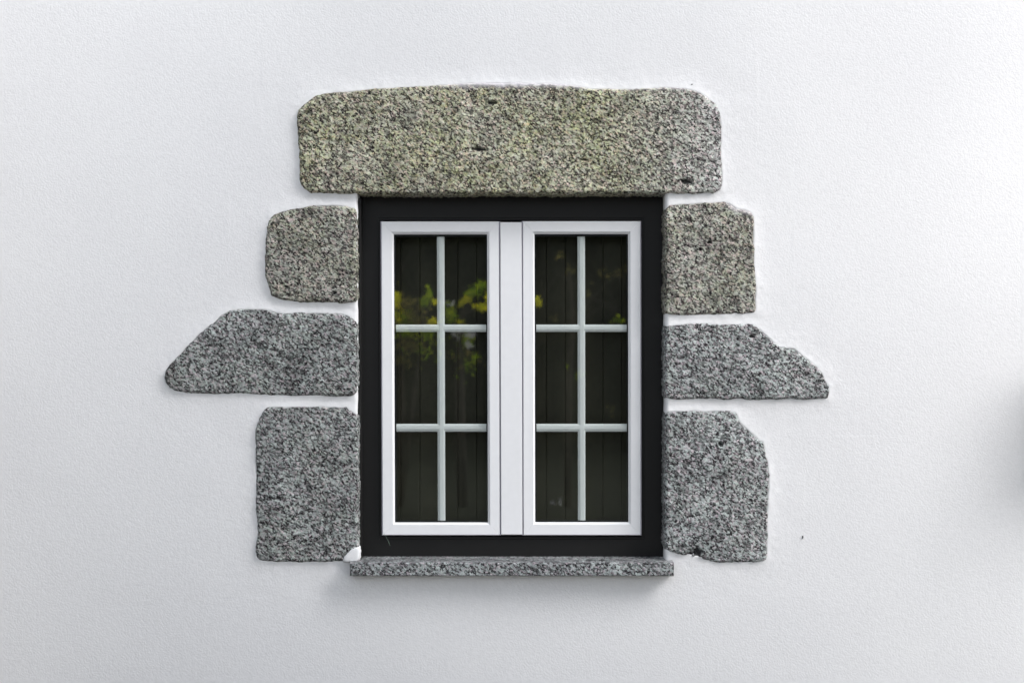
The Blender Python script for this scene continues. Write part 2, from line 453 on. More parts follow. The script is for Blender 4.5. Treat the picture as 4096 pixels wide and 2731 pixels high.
# ------------------------------------------------------------------ stones: relief meshes, each with its own roughness
def build_stone(name, poly, mat, label, cat, seed, proud):
    P = np.array(W(poly))
    c = 0.0034
    x0, z0 = P.min(0) - 2*c; x1, z1 = P.max(0) + 2*c
    nx = int((x1-x0)/c)+1; nz = int((z1-z0)/c)+1
    gx, gz = np.meshgrid(x0+np.arange(nx)*c, z0+np.arange(nz)*c, indexing='ij')
    wob = vnoise(gx, gz, 42, seed+20, 3) * 0.0038 + vnoise(gx, gz, 140, seed+60, 2) * 0.0016
    d = sdf(P, gx, gz) + wob
    keep = d > -c*1.5
    # pull the outermost ring back onto the outline
    gxd = np.gradient(d, c, axis=0); gzd = np.gradient(d, c, axis=1)
    lim = -0.002
    mv = keep & (d < lim)
    k = (lim - d) / (gxd**2 + gzd**2 + 1e-6)
    gx = np.where(mv, gx + gxd*k, gx); gz = np.where(mv, gz + gzd*k, gz)
    d = np.where(mv, lim, d)
    u = np.clip((d - lim) / 0.011, 0, 1)
    prof = -0.020 + (0.020 + proud) * np.sqrt(np.clip(1-(1-u)**2, 0, 1))
    rel = vnoise(gx, gz, 7, seed, 3) * 0.006 + vnoise(gx, gz, 55, seed+5, 3) * 0.0026
    prof = prof + rel * np.clip(u*1.3, 0, 1) + 0.003*np.clip(d/0.08, 0, 1)
    pit = np.zeros_like(d)
    for (pa, pb, ra, rb) in PITS.get(seed, []):
        e = ((gx-X(pa))/(ra*S))**2 + ((gz-Z(pb))/(rb*S))**2
        e = e * (1 + 0.9*vnoise(gx, gz, 150, seed+9, 2))
        w = np.clip(1.5 - 1.0*e, 0, 1)*0.92
        prof -= w * 0.010; pit = np.maximum(pit, w)
    dust = np.zeros_like(d)
    if seed == 1:
        top = np.interp(gx[:, 0], [X(1700), X(1800), X(1990), X(2300), X(2500), X(2760), X(2890)], [0, .35, .9, .75, .45, .5, .2])[:, None]
        isTop = np.clip((gz - Z(372)) / 0.03, 0, 1)
        n = vnoise(gx, gz, 24, 77, 4)
        dust = np.clip(isTop * top * 1.4 * np.clip(1.1 - d/0.022 + 0.9*n, 0, 1), 0, 0.85)
        dust = np.where(isTop > 0, dust, 0)
    if seed == 5:
        n = vnoise(gx, gz, 24, 78, 4)
        dust = np.clip((gx-X(2890))/0.03, 0, 1) * np.clip((gz-Z(885))/0.02, 0, 1) * 0.45 * np.clip(1.0 - d/0.018 + n, 0, 1)
    idx = -np.ones(gx.shape, int)
    cell = keep[:-1,:-1] & keep[1:,:-1] & keep[1:,1:] & keep[:-1,1:]
    used = np.zeros_like(keep)
    used[:-1,:-1] |= cell; used[1:,:-1] |= cell; used[1:,1:] |= cell; used[:-1,1:] |= cell
    idx[used] = np.arange(used.sum())
    v = np.stack([gx[used], -prof[used], gz[used]], 1)
    ii, jj = np.nonzero(cell)
    q = np.stack([idx[ii,jj], idx[ii+1,jj], idx[ii+1,jj+1], idx[ii,jj+1]], 1)
    # sides running back into the wall
    e_all = np.concatenate([q[:, [0,1]], q[:, [1,2]], q[:, [2,3]], q[:, [3,0]]])
    key = {}
    es = np.sort(e_all, 1)
    code = es[:,0].astype(np.int64)*len(v) + es[:,1]
    uq, inv, cnt = np.unique(code, return_inverse=True, return_counts=True)
    bd = e_all[cnt[inv] == 1]
    bv = np.unique(bd)
    remap = -np.ones(len(v), int)
    left = seed in (2, 3, 4)                     # these stop against the black strip that lines the left jamb
    steps = 2 if left else 5; depth = 0.0225 if left else 0.125
    vs = [v]; base = len(v); last = None; qs = [q]
    prev = remap.copy(); prev[bv] = bv
    for s_ in range(1, steps+1):
        nv = v[bv].copy()
        nv[:,1] = nv[:,1] + (depth - nv[:,1]) * s_/steps
        j = 0.0018
        nv[:,0] += RNG.uniform(-j, j, len(bv)); nv[:,2] += RNG.uniform(-j, j, len(bv))
        cur = -np.ones(len(v), int); cur[bv] = base + np.arange(len(bv)); base += len(bv)
        vs.append(nv)
        qs.append(np.stack([prev[bd[:,1]], prev[bd[:,0]], cur[bd[:,0]], cur[bd[:,1]]], 1))
        prev = cur
    V = np.concatenate(vs); Q = np.concatenate(qs)
    ext = np.zeros(len(V)-len(v))
    org = (float(P[:,0].mean()), 0.0, float(P[:,1].min()))
    o = quads_obj(name, V, Q, mat, smooth=True, origin=org,
                  attrs={'pit': np.concatenate([pit[used], ext]), 'dust': np.concatenate([dust[used], ext])})
    tag(o, label, cat, "granite blocks round the window" if cat == "stone block" else None)
    return o

for st in STONES:
    build_stone(*st)

# ------------------------------------------------------------------ the plastered wall, feathered up to every stone
def build_wall():
    fine = 0.0040
    def axis(lo, f0, a, b, f1, hi):
        """coarse - fine - exact edge a - fine - exact edge b - fine - coarse"""
        def seg(p, q, st): return np.linspace(p, q, max(2, int(round((q-p)/st))+1))
        parts = [seg(lo, f0, 0.10)[:-1], seg(f0, a, fine)[:-1], seg(a, b, fine)[:-1], seg(b, f1, fine)[:-1], seg(f1, hi, 0.10)]
        return np.concatenate(parts)
    xs = axis(-6.0, X(560), OX0, OX1, X(3420), 6.0)
    zs = axis(0.0, Z(2420), OZ0, OZ1, Z(230), 4.6)
    gx, gz = np.meshgrid(xs, zs, indexing='ij')
    near = (gx > X(540)) & (gx < X(3440)) & (gz > Z(2440)) & (gz < Z(210))
    dmax = np.full(gx.shape, -9.0)
    nx_, nz_ = gx[near], gz[near]
    wob = vnoise(nx_, nz_, 30, 3, 3) * 0.003
    dd = np.full(nx_.shape, -9.0)
    for st in STONES:
        P = W(st[1]); A = np.array(P)
        m = (nx_ > A[:,0].min()-0.12) & (nx_ < A[:,0].max()+0.12) & (nz_ > A[:,1].min()-0.12) & (nz_ < A[:,1].max()+0.12)
        t = np.full(nx_.shape, -9.0)
        t[m] = sdf(P, nx_[m], nz_[m])
        dd = np.maximum(dd, t)
    dmax[near] = dd + wob
    out = np.clip(-dmax, 0, 9)
    amp = 0.0032 + 0.0018*vnoise(gx, gz, 11, 5, 2)
    h = amp * np.exp(-(out/0.026)**1.1)
    h = np.where(dmax > 0, amp - np.clip(dmax-0.003, 0, 0.03)*1.3, h)
    h += vnoise(gx, gz, 2.2, 8, 3)*0.0025 + vnoise(gx, gz, 12, 9, 3)*0.0011*np.exp(-(out/0.2))
    h += vnoise(gx, gz, 60, 12, 2) * 0.0009 * np.exp(-(out/0.03)) * (dmax < 0)
    # rounded arris at the opening
    inx = (gx >= OX0-1e-6) & (gx <= OX1+1e-6); inz = (gz >= OZ0-1e-6) & (gz <= OZ1+1e-6)
    ex = np.maximum(OX0-gx, gx-OX1); ez = np.maximum(OZ0-gz, gz-OZ1)
    e = np.sqrt(np.maximum(ex,0)**2 + np.maximum(ez,0)**2)
    r = 0.010
    h -= 0.006 * np.clip(1 - e/r, 0, 1)**2
    edge = (e < 1e-7)
    gx2 = gx + np.where(edge & (np.abs(ex) < 1e-6), vnoise(gx, gz, 25, 31, 3)*0.0022, 0)
    smoothed = np.exp(-(out/0.010)) * 0.7
    strict = (gx > OX0+1e-6) & (gx < OX1-1e-6) & (gz > OZ0+1e-6) & (gz < OZ1-1e-6)
    I = (xs[:-1] >= OX0-1e-6) & (xs[1:] <= OX1+1e-6); J = (zs[:-1] >= OZ0-1e-6) & (zs[1:] <= OZ1+1e-6)
    hole = I[:,None] & J[None,:]
    idx = -np.ones(gx.shape, int); used = ~strict
    idx[used] = np.arange(used.sum())
    v = np.stack([gx2[used], -h[used], gz[used]], 1)
    ii, jj = np.nonzero(~hole)
    q = [np.stack([idx[ii,jj], idx[ii+1,jj], idx[ii+1,jj+1], idx[ii,jj+1]], 1)]
    # reveals
    i0 = int(np.argmin(np.abs(xs-OX0))); i1 = int(np.argmin(np.abs(xs-OX1)))
    j0 = int(np.argmin(np.abs(zs-OZ0))); j1 = int(np.argmin(np.abs(zs-OZ1)))
    loop = [(i0,j) for j in range(j0,j1)] + [(i,j1) for i in range(i0,i1)] + [(i1,j) for j in range(j1,j0,-1)] + [(i,j0) for i in range(i1,i0,-1)]
    L0 = np.array([idx[a] for a in loop]); nl = len(L0)
    base = len(v); vv = [v]; prev = L0
    for k in range(1, 4):
        nv = v[L0].copy(); nv[:,1] = nv[:,1] + (0.24 - nv[:,1]) * k/3
        vv.append(nv); cur = base + np.arange(nl); base += nl
        q.append(np.stack([prev, cur, np.roll(cur,-1), np.roll(prev,-1)], 1)); prev = cur
    V = np.concatenate(vv)
    # back of the wall and its outer ends
    n = len(V); B = 0.42
    V = np.concatenate([V, np.array([(-6,0,0),(6,0,0),(6,0,4.6),(-6,0,4.6),(-6,B,0),(6,B,0),(6,B,4.6),(-6,B,4.6)], float)])
    q.append(np.array([(n+4,n+7,n+6,n+5),(n,n+3,n+7,n+4),(n+1,n+5,n+6,n+2),(n+3,n+2,n+6,n+7)]))
    sm = np.concatenate([smoothed[used], np.zeros(len(V)-used.sum())])
    o = quads_obj("plastered_wall", V, np.concatenate(q), M_PLASTER, smooth=True, origin=(0,0,0), attrs={'smoothed': sm})
    tag(o, "white roughcast house wall with the plaster feathered up to the granite blocks round the window", "wall")
    return o
wall = build_wall()

# white mortar patch over the corner of the lower left block, and small blemishes: parts of the wall
def lump(name, px, py, rx, ry, h, mat, parent, y0=0.0, n=22, seed=1, rag=0.12, pts=None):
    v = [(X(px), y0-h, Z(py))]; f = []
    rings = 6
    r_ = random.Random(seed)
    off = [1 + rag*(r_.random()-0.5)*2 for _ in range(n)]
    for k in range(1, rings+1):
        t = k/rings
        for i in range(n):
            a = 2*math.pi*i/n
            if pts:
                P = pts[i % len(pts)]
                qx, qz = X(P[0]), Z(P[1])
            else:
                qx = X(px) + rx*S*math.cos(a)*off[i]; qz = Z(py) + ry*S*math.sin(a)*off[i]
            hh = h*(math.sqrt(max(0, 1-t**(7.0 if pts else 3.0)))) - (0.012 if k == rings else 0)
            v.append((X(px)+(qx-X(px))*t, y0-hh, Z(py)+(qz-Z(py))*t))
    for i in range(n): f.append((0, 1+i, 1+(i+1) % n))
    for k in range(rings-1):
        for i in range(n):
            j = (i+1) % n
            f.append((1+k*n+i, 1+(k+1)*n+i, 1+(k+1)*n+j, 1+k*n+j))
    return mesh_obj(name, v, f, mat, parent, True)
mp = [(1441,2186),(1432,2181),(1422,2184),(1411,2188),(1402,2193),(1396,2201),(1387,2208),(1381,2216),(1373,2223),(1371,2231),(1366,2240),
      (1368,2249),(1384,2251),(1396,2250),(1408,2252),(1420,2250),(1430,2247),(1438,2239),(1443,2228),(1442,2214),(1444,2203),(1441,2195)]
lump("mortar_patch", 1412, 2220, 1, 1, 0.016, M_PLASTER, wall, y0=0.0, n=22, pts=mp)
M_CHIP = flat_material("dark_chip", (0.06, 0.055, 0.06), 0.9, 0.2, 0.1)
for (a, b_, w, h_, s_) in [(3211,2147,3.2,7,3), (2768,338,4,2.4,4)]:
    lump("wall_chip", a, b_, w, h_, 0.004, M_CHIP, wall, y0=0.0, n=10, seed=s_, rag=0.4)

# ------------------------------------------------------------------ granite sill
def build_sill():
    root = None
    yf = -0.055
    mb = MB()
    z1f, z0f = Z(2249, yf), Z(2303, yf)
    xa, xb = X(1399, yf), X(2696, yf)
    b = 0.004
    # front slab as a lofted rounded bar, finely divided lengthwise for slight unevenness
    prof = [(0.0, z1f), (yf+b, z1f), (yf+b*0.3, z1f-b*0.3), (yf, z1f-b), (yf, z0f+b), (yf+b*0.3, z0f+b*0.3), (yf+b, z0f), (0.02, z0f)]
    ns = 90; n = len(prof)
    for i in range(ns+1):
        t = i/ns
        inset = b*0.8 if i in (0, ns) else 0.0
        x = xa + (xb-xa)*t
        for (y, z) in prof:
            j = 0.0007
            mb.v.append((x, y + random.uniform(-j, j) + inset*(1 if y < 0 else 0), z + random.uniform(-j, j)))
    for i in range(ns):
        for k in range(n-1):
            a = i*n+k
            mb.f.append((a, a+1, a+n+1, a+n))
    mb.f.append(tuple(range(n))); mb.f.append(tuple(ns*n+k for k in range(n))[::-1])
    # part of the sill that runs in under the frame
    y1 = 0.14; zb = Z(2226, 0.078)
    m = len(mb.v)
    xi, xj = OX0-0.004, OX1+0.004
    mb.v += [(xi, 0.0, z1f+0.0004), (xj, 0.0, z1f+0.0004), (xj, y1, z1f+0.0015), (xi, y1, z1f+0.0015), (xi, 0.0, z0f), (xj, 0.0, z0f), (xj, y1, z0f), (xi, y1, z0f)]
    mb.f += [(m,m+1,m+2,m+3), (m+4,m+7,m+6,m+5), (m,m+3,m+7,m+4), (m+1,m+5,m+6,m+2), (m+3,m+2,m+6,m+7)]
    o = mb.build("window_sill", M_SILL, origin=((xa+xb)/2, 0, z0f))
    tag(o, "thin speckled granite window sill projecting below the black window frame", "window sill")
    return z1f
SILL_Z = build_sill()

# ------------------------------------------------------------------ the window
def sx(px, py):
    """the frame stands a few millimetres out of square"""
    return px + max(0, (py-884)/1255) * (5.5 - 4.5*(px-1430)/1231)

def ring_mesh(outer, inner, prof, mitre=0.0):
    """outer/inner: (x0,y0,x1,y1) in px. prof: (t, depth) pairs, t 0 = outer rectangle, 1 = inner.
    mitre > 0 cuts a fine joint of that half width (px) across each corner"""
    v = []; f = []; n = len(prof); rows = 0
    cs = ((0,1),(2,1),(2,3),(0,3)); dirs = ((1,0),(0,1),(-1,0),(0,-1))
    for i, (cx, cy) in enumerate(cs):
        din = dirs[i-1]; dout = dirs[i]
        offs = [((-din[0]*mitre, -din[1]*mitre), 0), ((0,0), 0.0012), ((dout[0]*mitre, dout[1]*mitre), 0)] if mitre else [((0,0), 0)]
        for (ox, oy), dep in offs:
            rows += 1
            for t, y in prof:
                px = outer[cx]*(1-t) + inner[cx]*t + ox; py = outer[cy]*(1-t) + inner[cy]*t + oy
                v.append((X(sx(px, py), 0.06), y + (dep if 0 < t < 1 else 0), Z(py, 0.06)))
    for c in range(rows):
        d = (c+1) % rows
        for k in range(n-1):
            f.append((c*n+k, d*n+k, d*n+k+1, c*n+k+1))
    return v, f

win = empty("casement_window", (0.0, 0.06, SILL_Z))
tag(win, "double casement window with white sashes and glazing bars in a black frame", "window")
YF = 0.060
# black fixed frame: face, stepped rebate, and its thin cover strips along the jamb
v, f = ring_mesh((1424,770,2672,2262), (1519,880,2568,2148), [(0,0.13),(0,0.079),(0.90,0.079),(0.915,0.081),(0.985,0.081),(1.0,0.083),(1.0,0.13)])
fixed = mesh_obj("outer_frame", v, f, M_BLACK, win)
mb = MB(); mb.box(X(1426,0.0), X(1441,0.0), 0.024, 0.078, Z(2244), Z(790), 0.001)
mb.build("cover_strip", M_BLACK, win)
mb = MB(); mb.box(X(1990), X(2098), 0.076, 0.12, Z(2150), Z(882)); mb.build("centre_post", M_LIP_SHADE, win)

def build_sash(O, G, vb, hs):
    """O outer face rect, G visible glass rect, vb vertical bar (x0,x1 top), hs list of horizontal bars (y0,y1)"""
    w = G[0]-O[0]
    sx_ = (G[0]-O[0], G[1]-O[1])
    # sash: lacquered face, fine groove, sloped bead falling to the glass
    prof = [(0,0.085),(0,YF+0.0012),(0.02,YF),(0.80,YF),(0.805,YF+0.0016),(0.83,YF+0.0016),(0.835,YF+0.0006),(1.0,YF+0.0075),(1.0,0.086)]
    v, f = ring_mesh(O, G, prof, 0.9)
    sash = mesh_obj("sash", v, f, M_WHITE, win)
    g = (O[0]-5, O[1]-1, O[2]+5, O[3]+4)
    v, f = ring_mesh(g, O, [(0,0.09),(0,0.0715),(1,0.0705),(1.0,0.09)])
    mesh_obj("shaded_lip", v, f, M_LIP_SHADE, sash)
    mb = MB()
    yg = 0.0725
    c = [(X(sx(a, b_), 0.06), Z(b_, 0.06)) for a, b_ in ((G[0]-4,G[3]+4),(G[2]+4,G[3]+4),(G[2]+4,G[1]-4),(G[0]-4,G[1]-4))]
    mesh_obj("glass_pane", [(a, yg, b_) for a, b_ in c], [(0,1,2,3)], M_GLASS, sash)
    v, f = ring_mesh((G[0]-3,G[1]-3,G[2]+3,G[3]+3), (G[0]+6,G[1]+8,G[2]-5,G[3]-6), [(0,0.0765),(1,0.0765),(1,0.094)])
    mesh_obj("spacer", v, f, M_SPACER, sash)
    YB = 0.0785
    def bar(x0, x1, y0, y1, dy, vertical):
        q = lambda a, b_, y: (X(sx(a, b_), YB), y, Z(b_, YB))
        v = []; fcs = []
        if vertical:
            st = [(0,0.0045),(0.25,0.0012),(0.29,0.0018),(0.33,0.0),(0.78,0.0),(1.0,0.004),(1.0,0.012),(0,0.012)]
            for (yy) in (y0, y1):
                for t, dpt in st: v.append(q(x0+(x1-x0)*t, yy, YB+dy+dpt))
        else:
            st = [(0,0.004),(0.25,0.0),(0.66,0.0),(0.70,0.0018),(0.75,0.0012),(1.0,0.0045),(1.0,0.012),(0,0.012)]
            for (xx) in (x0, x1):
                for t, dpt in st: v.append(q(xx, y0+(y1-y0)*t, YB+dy+dpt))
        n = len(st)
        for k in range(n): fcs.append((k, (k+1) % n, n+(k+1) % n, n+k))
        fcs.append(tuple(range(n))[::-1]); fcs.append(tuple(n+k for k in range(n)))
        mesh_obj("glazing_bar", v, fcs, M_BAR, sash)
    bar(vb[0], vb[1], G[1]+9, G[3]-6, 0.0, True)
    for y0, y1 in hs:
        bar(G[0]+6, G[2]-4, y0, y1, 0.0004, False)
    # handle-side strip of dark seal between the panes' lower edge is part of the spacer
    return sash
build_sash((1526,886,1995,2138), (1574,937,1948,2090), (1747,1777), [(1298,1327),(1695,1726)])
build_sash((2092,885,2561,2138), (2138,936,2513,2089), (2310,2340), [(1298,1327),(1695,1726)])
# flat cover board between the sashes
mb = MB()
a0, a1 = sx(2001,889), sx(2086,889); b0, b1 = sx(2001,2138), sx(2086,2138)
y = YF-0.002
bv = 0.0012
v = [(X(a0,y)+bv,y,Z(889,y)-bv),(X(a1,y)-bv,y,Z(889,y)-bv),(X(b1,y)-bv,y,Z(2137,y)+bv),(X(b0,y)+bv,y,Z(2137,y)+bv),
     (X(a0,y),y+bv,Z(889,y)),(X(a1,y),y+bv,Z(889,y)),(X(b1,y),y+bv,Z(2137,y)),(X(b0,y),y+bv,Z(2137,y)),
     (X(a0,y),0.075,Z(889,y)),(X(a1,y),0.075,Z(889,y)),(X(b1,y),0.075,Z(2137,y)),(X(b0,y),0.075,Z(2137,y))]
f = [(0,3,2,1)] + [(k+i, k+(i+1)%4, k+4+(i+1)%4, k+4+i) for k in (0,4) for i in range(4)]
mesh_obj("cover_board", v, f, M_WHITE, win)

# board shutters inside, behind each sash
def shutter(px_list, x0, x1, label):
    yb = 0.150
    root = empty("interior_shutter", (X((x0+x1)/2, yb), yb, Z(2190, yb)))
    tag(root, label, "shutter", "dark board shutters behind the glass")
    edges = [x0] + px_list + [x1]
    for a, b_ in zip(edges[:-1], edges[1:]):
        mb = MB(); mb.box(X(a, yb)+0.0006, X(b_, yb)-0.0006, yb, yb+0.02, Z(2190, yb), Z(850, yb), 0.0012)
        mb.build("board", M_SHUTTER, root)
    mb = MB(); mb.box(X(x0, yb), X(x1, yb), yb+0.0205, yb+0.035, Z(2185, yb), Z(855, yb))
    mb.build("backing", M_SPACER, root)
shutter([1603,1680,1757,1832,1907,1982], 1527, 2046, "dark brown vertical board shutter seen through the left sash glass")
shutter([2110,2186,2262,2338,2412,2487], 2048, 2565, "dark brown vertical board shutter seen through the right sash glass")

# ------------------------------------------------------------------ cobweb thread under the left sash
M_THREAD = flat_material("spider_silk", (0.22, 0.30, 0.24), 0.6, 0.4, 0.05)
mb = MB()
pts = [(1535,2130),(1542,2143),(1550,2158),(1556,2172),(1560,2184)]
mb.tube([(X(a, 0.055), 0.055 + 0.002*i, Z(b_, 0.055)) for i, (a, b_) in enumerate(pts)], [0.0003,0.0003,0.0004,0.0005,0.0002], 5)
o = mb.build("cobweb_thread", M_THREAD, origin=(X(1560,0.055), 0.06, Z(2184,0.055)))
tag(o, "thin loose cobweb thread hanging over the bottom left corner of the black frame", "cobweb")

# ------------------------------------------------------------------ the place behind the camera: seen only in the glass
def sheet(name, x0, x1, y0, y1, z, mat, label=None):
    o = mesh_obj(name, [(x0,y0,z),(x1,y0,z),(x1,y1,z),(x0,y1,z)], [(0,1,2,3)], mat)
    tag(o, kind='structure')
    return o
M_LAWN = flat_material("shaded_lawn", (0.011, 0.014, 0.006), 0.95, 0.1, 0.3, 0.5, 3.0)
M_PAVING = flat_material("pale_concrete", (0.36, 0.355, 0.34), 0.85, 0.2, 0.08, 0.3, 5.0)
M_SOIL = flat_material("dark_soil", (0.040, 0.032, 0.026), 0.95, 0.1, 0.3, 0.8, 20.0)
sheet("ground", -150, 150, -150, 60, 0.0, M_LAWN)
sheet("bounce_terrace", -9, 9, -6.6, -1.5, 0.004, M_PAVING)  # pale paving added to bounce light onto the upper wall
sheet("added_dark_bed", -9, 9, -1.5, -0.001, 0.008, M_SOIL)  # dark soil added to weaken bounce light low on the wall

def leaves(pts, size, rng, spread=None, flat=0.0):
    """pts (n,3) -> one small folded leaf (two quads) per point"""
    n = len(pts)
    a = rng.normal(size=(n,3)); a /= np.linalg.norm(a, axis=1)[:,None]
    b = rng.normal(size=(n,3)); b -= a*(a*b).sum(1)[:,None]; b /= np.linalg.norm(b, axis=1)[:,None]
    c = np.cross(a, b)
    s = size*rng.uniform(0.6, 1.3, n)[:,None]
    tip = pts + a*s; tail = pts - a*s
    l = pts + b*s*0.42 + c*s*0.14; r = pts - b*s*0.42 + c*s*0.14
    v = np.stack([tail, l, tip, r], 1).reshape(-1,3)
    q = np.arange(n*4).reshape(-1,4)
    return v, q

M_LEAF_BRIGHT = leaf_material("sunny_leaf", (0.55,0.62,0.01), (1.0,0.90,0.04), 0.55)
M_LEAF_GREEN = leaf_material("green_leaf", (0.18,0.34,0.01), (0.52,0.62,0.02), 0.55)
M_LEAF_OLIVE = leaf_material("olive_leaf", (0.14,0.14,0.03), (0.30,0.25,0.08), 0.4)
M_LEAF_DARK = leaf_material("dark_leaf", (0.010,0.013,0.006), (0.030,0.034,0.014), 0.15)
M_PETAL = leaf_material("pale_petal", (0.62,0.60,0.66), (0.80,0.82,0.80), 0.4)
M_BARK = flat_material("grey_bark", (0.055,0.045,0.036), 0.9, 0.2, 0.3, 0.6, 12)

def place(px, py, Y):
    """where the sight line that bounces off the glass at (px, py) passes the plane y = -Y"""
    k = (D + Y + 0.14)
    return (px-2048)*S*k/D, ZC - (py-1365.5)*S*k/D

def shrub(name, label, cat, base, clumps, stems, Y, lsize=0.024, group=None):
    root = empty(name, base)
    tag(root, label, cat, group)
    mb = MB()
    for st in stems:
        mb.tube(st[0], st[1], 7)
    mb.build("stem", M_BARK, root, smooth=True)
    bymat = {}
    for (px, py, rx, ry, mat, n) in clumps:
        cx, cz = place(px, py, Y)
        k = S*(D+Y)/D
        p = RNG.normal(size=(n,3)) * 0.55
        p[:,0] = cx + p[:,0]*rx*k; p[:,2] = cz + p[:,2]*ry*k; p[:,1] = -Y + p[:,1]*0.16
        bymat.setdefault(mat.name, []).append(p)
    for k, lst in bymat.items():
        v, q = leaves(np.concatenate(lst), lsize, RNG)
        nm = "blossom" if k == "pale_petal" else "foliage"
        lo = quads_obj(nm, v, q, bpy.data.materials[k], parent=root)
        lo['kind'] = 'stuff'
    return root

B, G_, O_, P_ = M_LEAF_BRIGHT, M_LEAF_GREEN, M_LEAF_OLIVE, M_PETAL
YS = 8.2
def sp(px, py): x, z = place(px, py, YS); return (x, -YS, z)
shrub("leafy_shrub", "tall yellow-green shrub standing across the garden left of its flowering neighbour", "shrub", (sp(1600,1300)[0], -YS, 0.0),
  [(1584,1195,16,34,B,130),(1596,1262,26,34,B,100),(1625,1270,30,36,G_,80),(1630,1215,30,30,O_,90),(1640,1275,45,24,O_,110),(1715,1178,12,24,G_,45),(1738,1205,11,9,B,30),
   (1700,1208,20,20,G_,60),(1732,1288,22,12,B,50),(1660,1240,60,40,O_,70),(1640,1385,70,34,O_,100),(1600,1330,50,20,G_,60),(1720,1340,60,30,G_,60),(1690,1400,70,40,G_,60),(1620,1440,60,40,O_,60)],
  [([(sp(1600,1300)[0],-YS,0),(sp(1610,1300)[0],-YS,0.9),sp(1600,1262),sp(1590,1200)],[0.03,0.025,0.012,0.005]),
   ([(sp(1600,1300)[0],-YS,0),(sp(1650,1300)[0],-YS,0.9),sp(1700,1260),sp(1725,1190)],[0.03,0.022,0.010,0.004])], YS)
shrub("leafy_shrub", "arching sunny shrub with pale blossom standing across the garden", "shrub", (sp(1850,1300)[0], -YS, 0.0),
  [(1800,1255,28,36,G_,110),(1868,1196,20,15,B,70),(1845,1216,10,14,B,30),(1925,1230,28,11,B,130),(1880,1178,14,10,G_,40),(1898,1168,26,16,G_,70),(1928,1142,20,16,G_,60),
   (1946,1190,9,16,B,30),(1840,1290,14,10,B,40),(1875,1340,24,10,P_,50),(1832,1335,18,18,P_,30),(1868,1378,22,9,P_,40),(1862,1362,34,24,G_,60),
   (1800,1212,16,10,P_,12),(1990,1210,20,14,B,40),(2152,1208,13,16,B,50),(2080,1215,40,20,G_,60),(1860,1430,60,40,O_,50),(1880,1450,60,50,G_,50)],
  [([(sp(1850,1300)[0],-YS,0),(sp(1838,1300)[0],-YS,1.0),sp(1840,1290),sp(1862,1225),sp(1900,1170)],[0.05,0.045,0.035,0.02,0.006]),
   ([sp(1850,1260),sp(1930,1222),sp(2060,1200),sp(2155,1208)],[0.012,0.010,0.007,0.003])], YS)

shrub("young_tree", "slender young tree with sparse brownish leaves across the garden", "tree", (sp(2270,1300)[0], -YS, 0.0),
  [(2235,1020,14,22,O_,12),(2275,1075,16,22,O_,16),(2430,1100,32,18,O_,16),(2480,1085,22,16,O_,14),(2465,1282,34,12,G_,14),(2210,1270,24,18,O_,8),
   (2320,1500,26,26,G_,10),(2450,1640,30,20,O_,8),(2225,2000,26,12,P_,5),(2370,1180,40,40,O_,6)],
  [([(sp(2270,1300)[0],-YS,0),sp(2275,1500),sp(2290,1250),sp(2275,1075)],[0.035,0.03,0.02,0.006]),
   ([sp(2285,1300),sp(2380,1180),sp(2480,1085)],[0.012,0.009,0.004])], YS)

# trees across the garden: dark, each with its trunk and crown
def tree(x, y, h, r, seed, label, n=5200, mat=M_LEAF_DARK, trunk_mat=M_BARK):
    rng = np.random.default_rng(seed)
    root = empty("broadleaf_tree", (x, y, 0))
    tag(root, label, "tree", "trees closing the far side of the garden")
    mb = MB()
    mb.tube([(x,y,0),(x+0.1,y,h*0.3),(x-0.05,y,h*0.6),(x,y,h*0.9)],[0.16,0.13,0.08,0.02],9)
    for k in range(6):
        a = k*1.05+seed; z0 = h*(0.25+0.09*k)
        mb.tube([(x,y,z0),(x+math.cos(a)*r*0.5,y+math.sin(a)*r*0.5,z0+0.5),(x+math.cos(a)*r*0.85,y+math.sin(a)*r*0.85,z0+0.9)],[0.06,0.035,0.01],6)
    mb.build("trunk", trunk_mat, root, smooth=True)
    pts = []
    for k in range(46):
        t = rng.uniform(0.03, 1.0)
        w = r * (0.55 + 0.55*math.sin(math.pi*min(1, t*0.9+0.1)))
        a = rng.uniform(0, 2*math.pi); q = math.sqrt(rng.uniform(0, 1))*w
        c = np.array([x+math.cos(a)*q, y+math.sin(a)*q, 0.15+t*h])
        d = rng.normal(size=(n//46, 3)); d /= np.linalg.norm(d, axis=1)[:,None]
        pts.append(c + d*rng.uniform(0.3, 1, (len(d),1))*rng.uniform(0.35, 0.7))
    v, q = leaves(np.concatenate(pts), 0.11, rng)
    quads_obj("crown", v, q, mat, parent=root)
    return root
kinds = ["leftmost", "second from the left", "third from the left", "fourth from the left", "middle", "fourth from the right", "third from the right", "second from the right", "rightmost"]
for i, k in enumerate(kinds):
    tree(-8.0+i*2.0, -17.2 + (0.9 if i % 2 else 0), 4.3+0.5*math.sin(i*2.1), 1.7, 40+i, "dark broadleaf tree across the garden, %s of the row" % k)
# clipped hedge in front of the trunks closes the view under the crowns
hx = np.random.default_rng(5)
P = hx.uniform([-9,-19.4,0.0],[9,-18.6,4.4],(30000,3))
v, q = leaves(P, 0.12, hx)
o = quads_obj("hedge", v, q, M_LEAF_DARK, origin=(0,-19.0,0))
tag(o, "dense dark hedge behind the row of garden trees", "hedge")

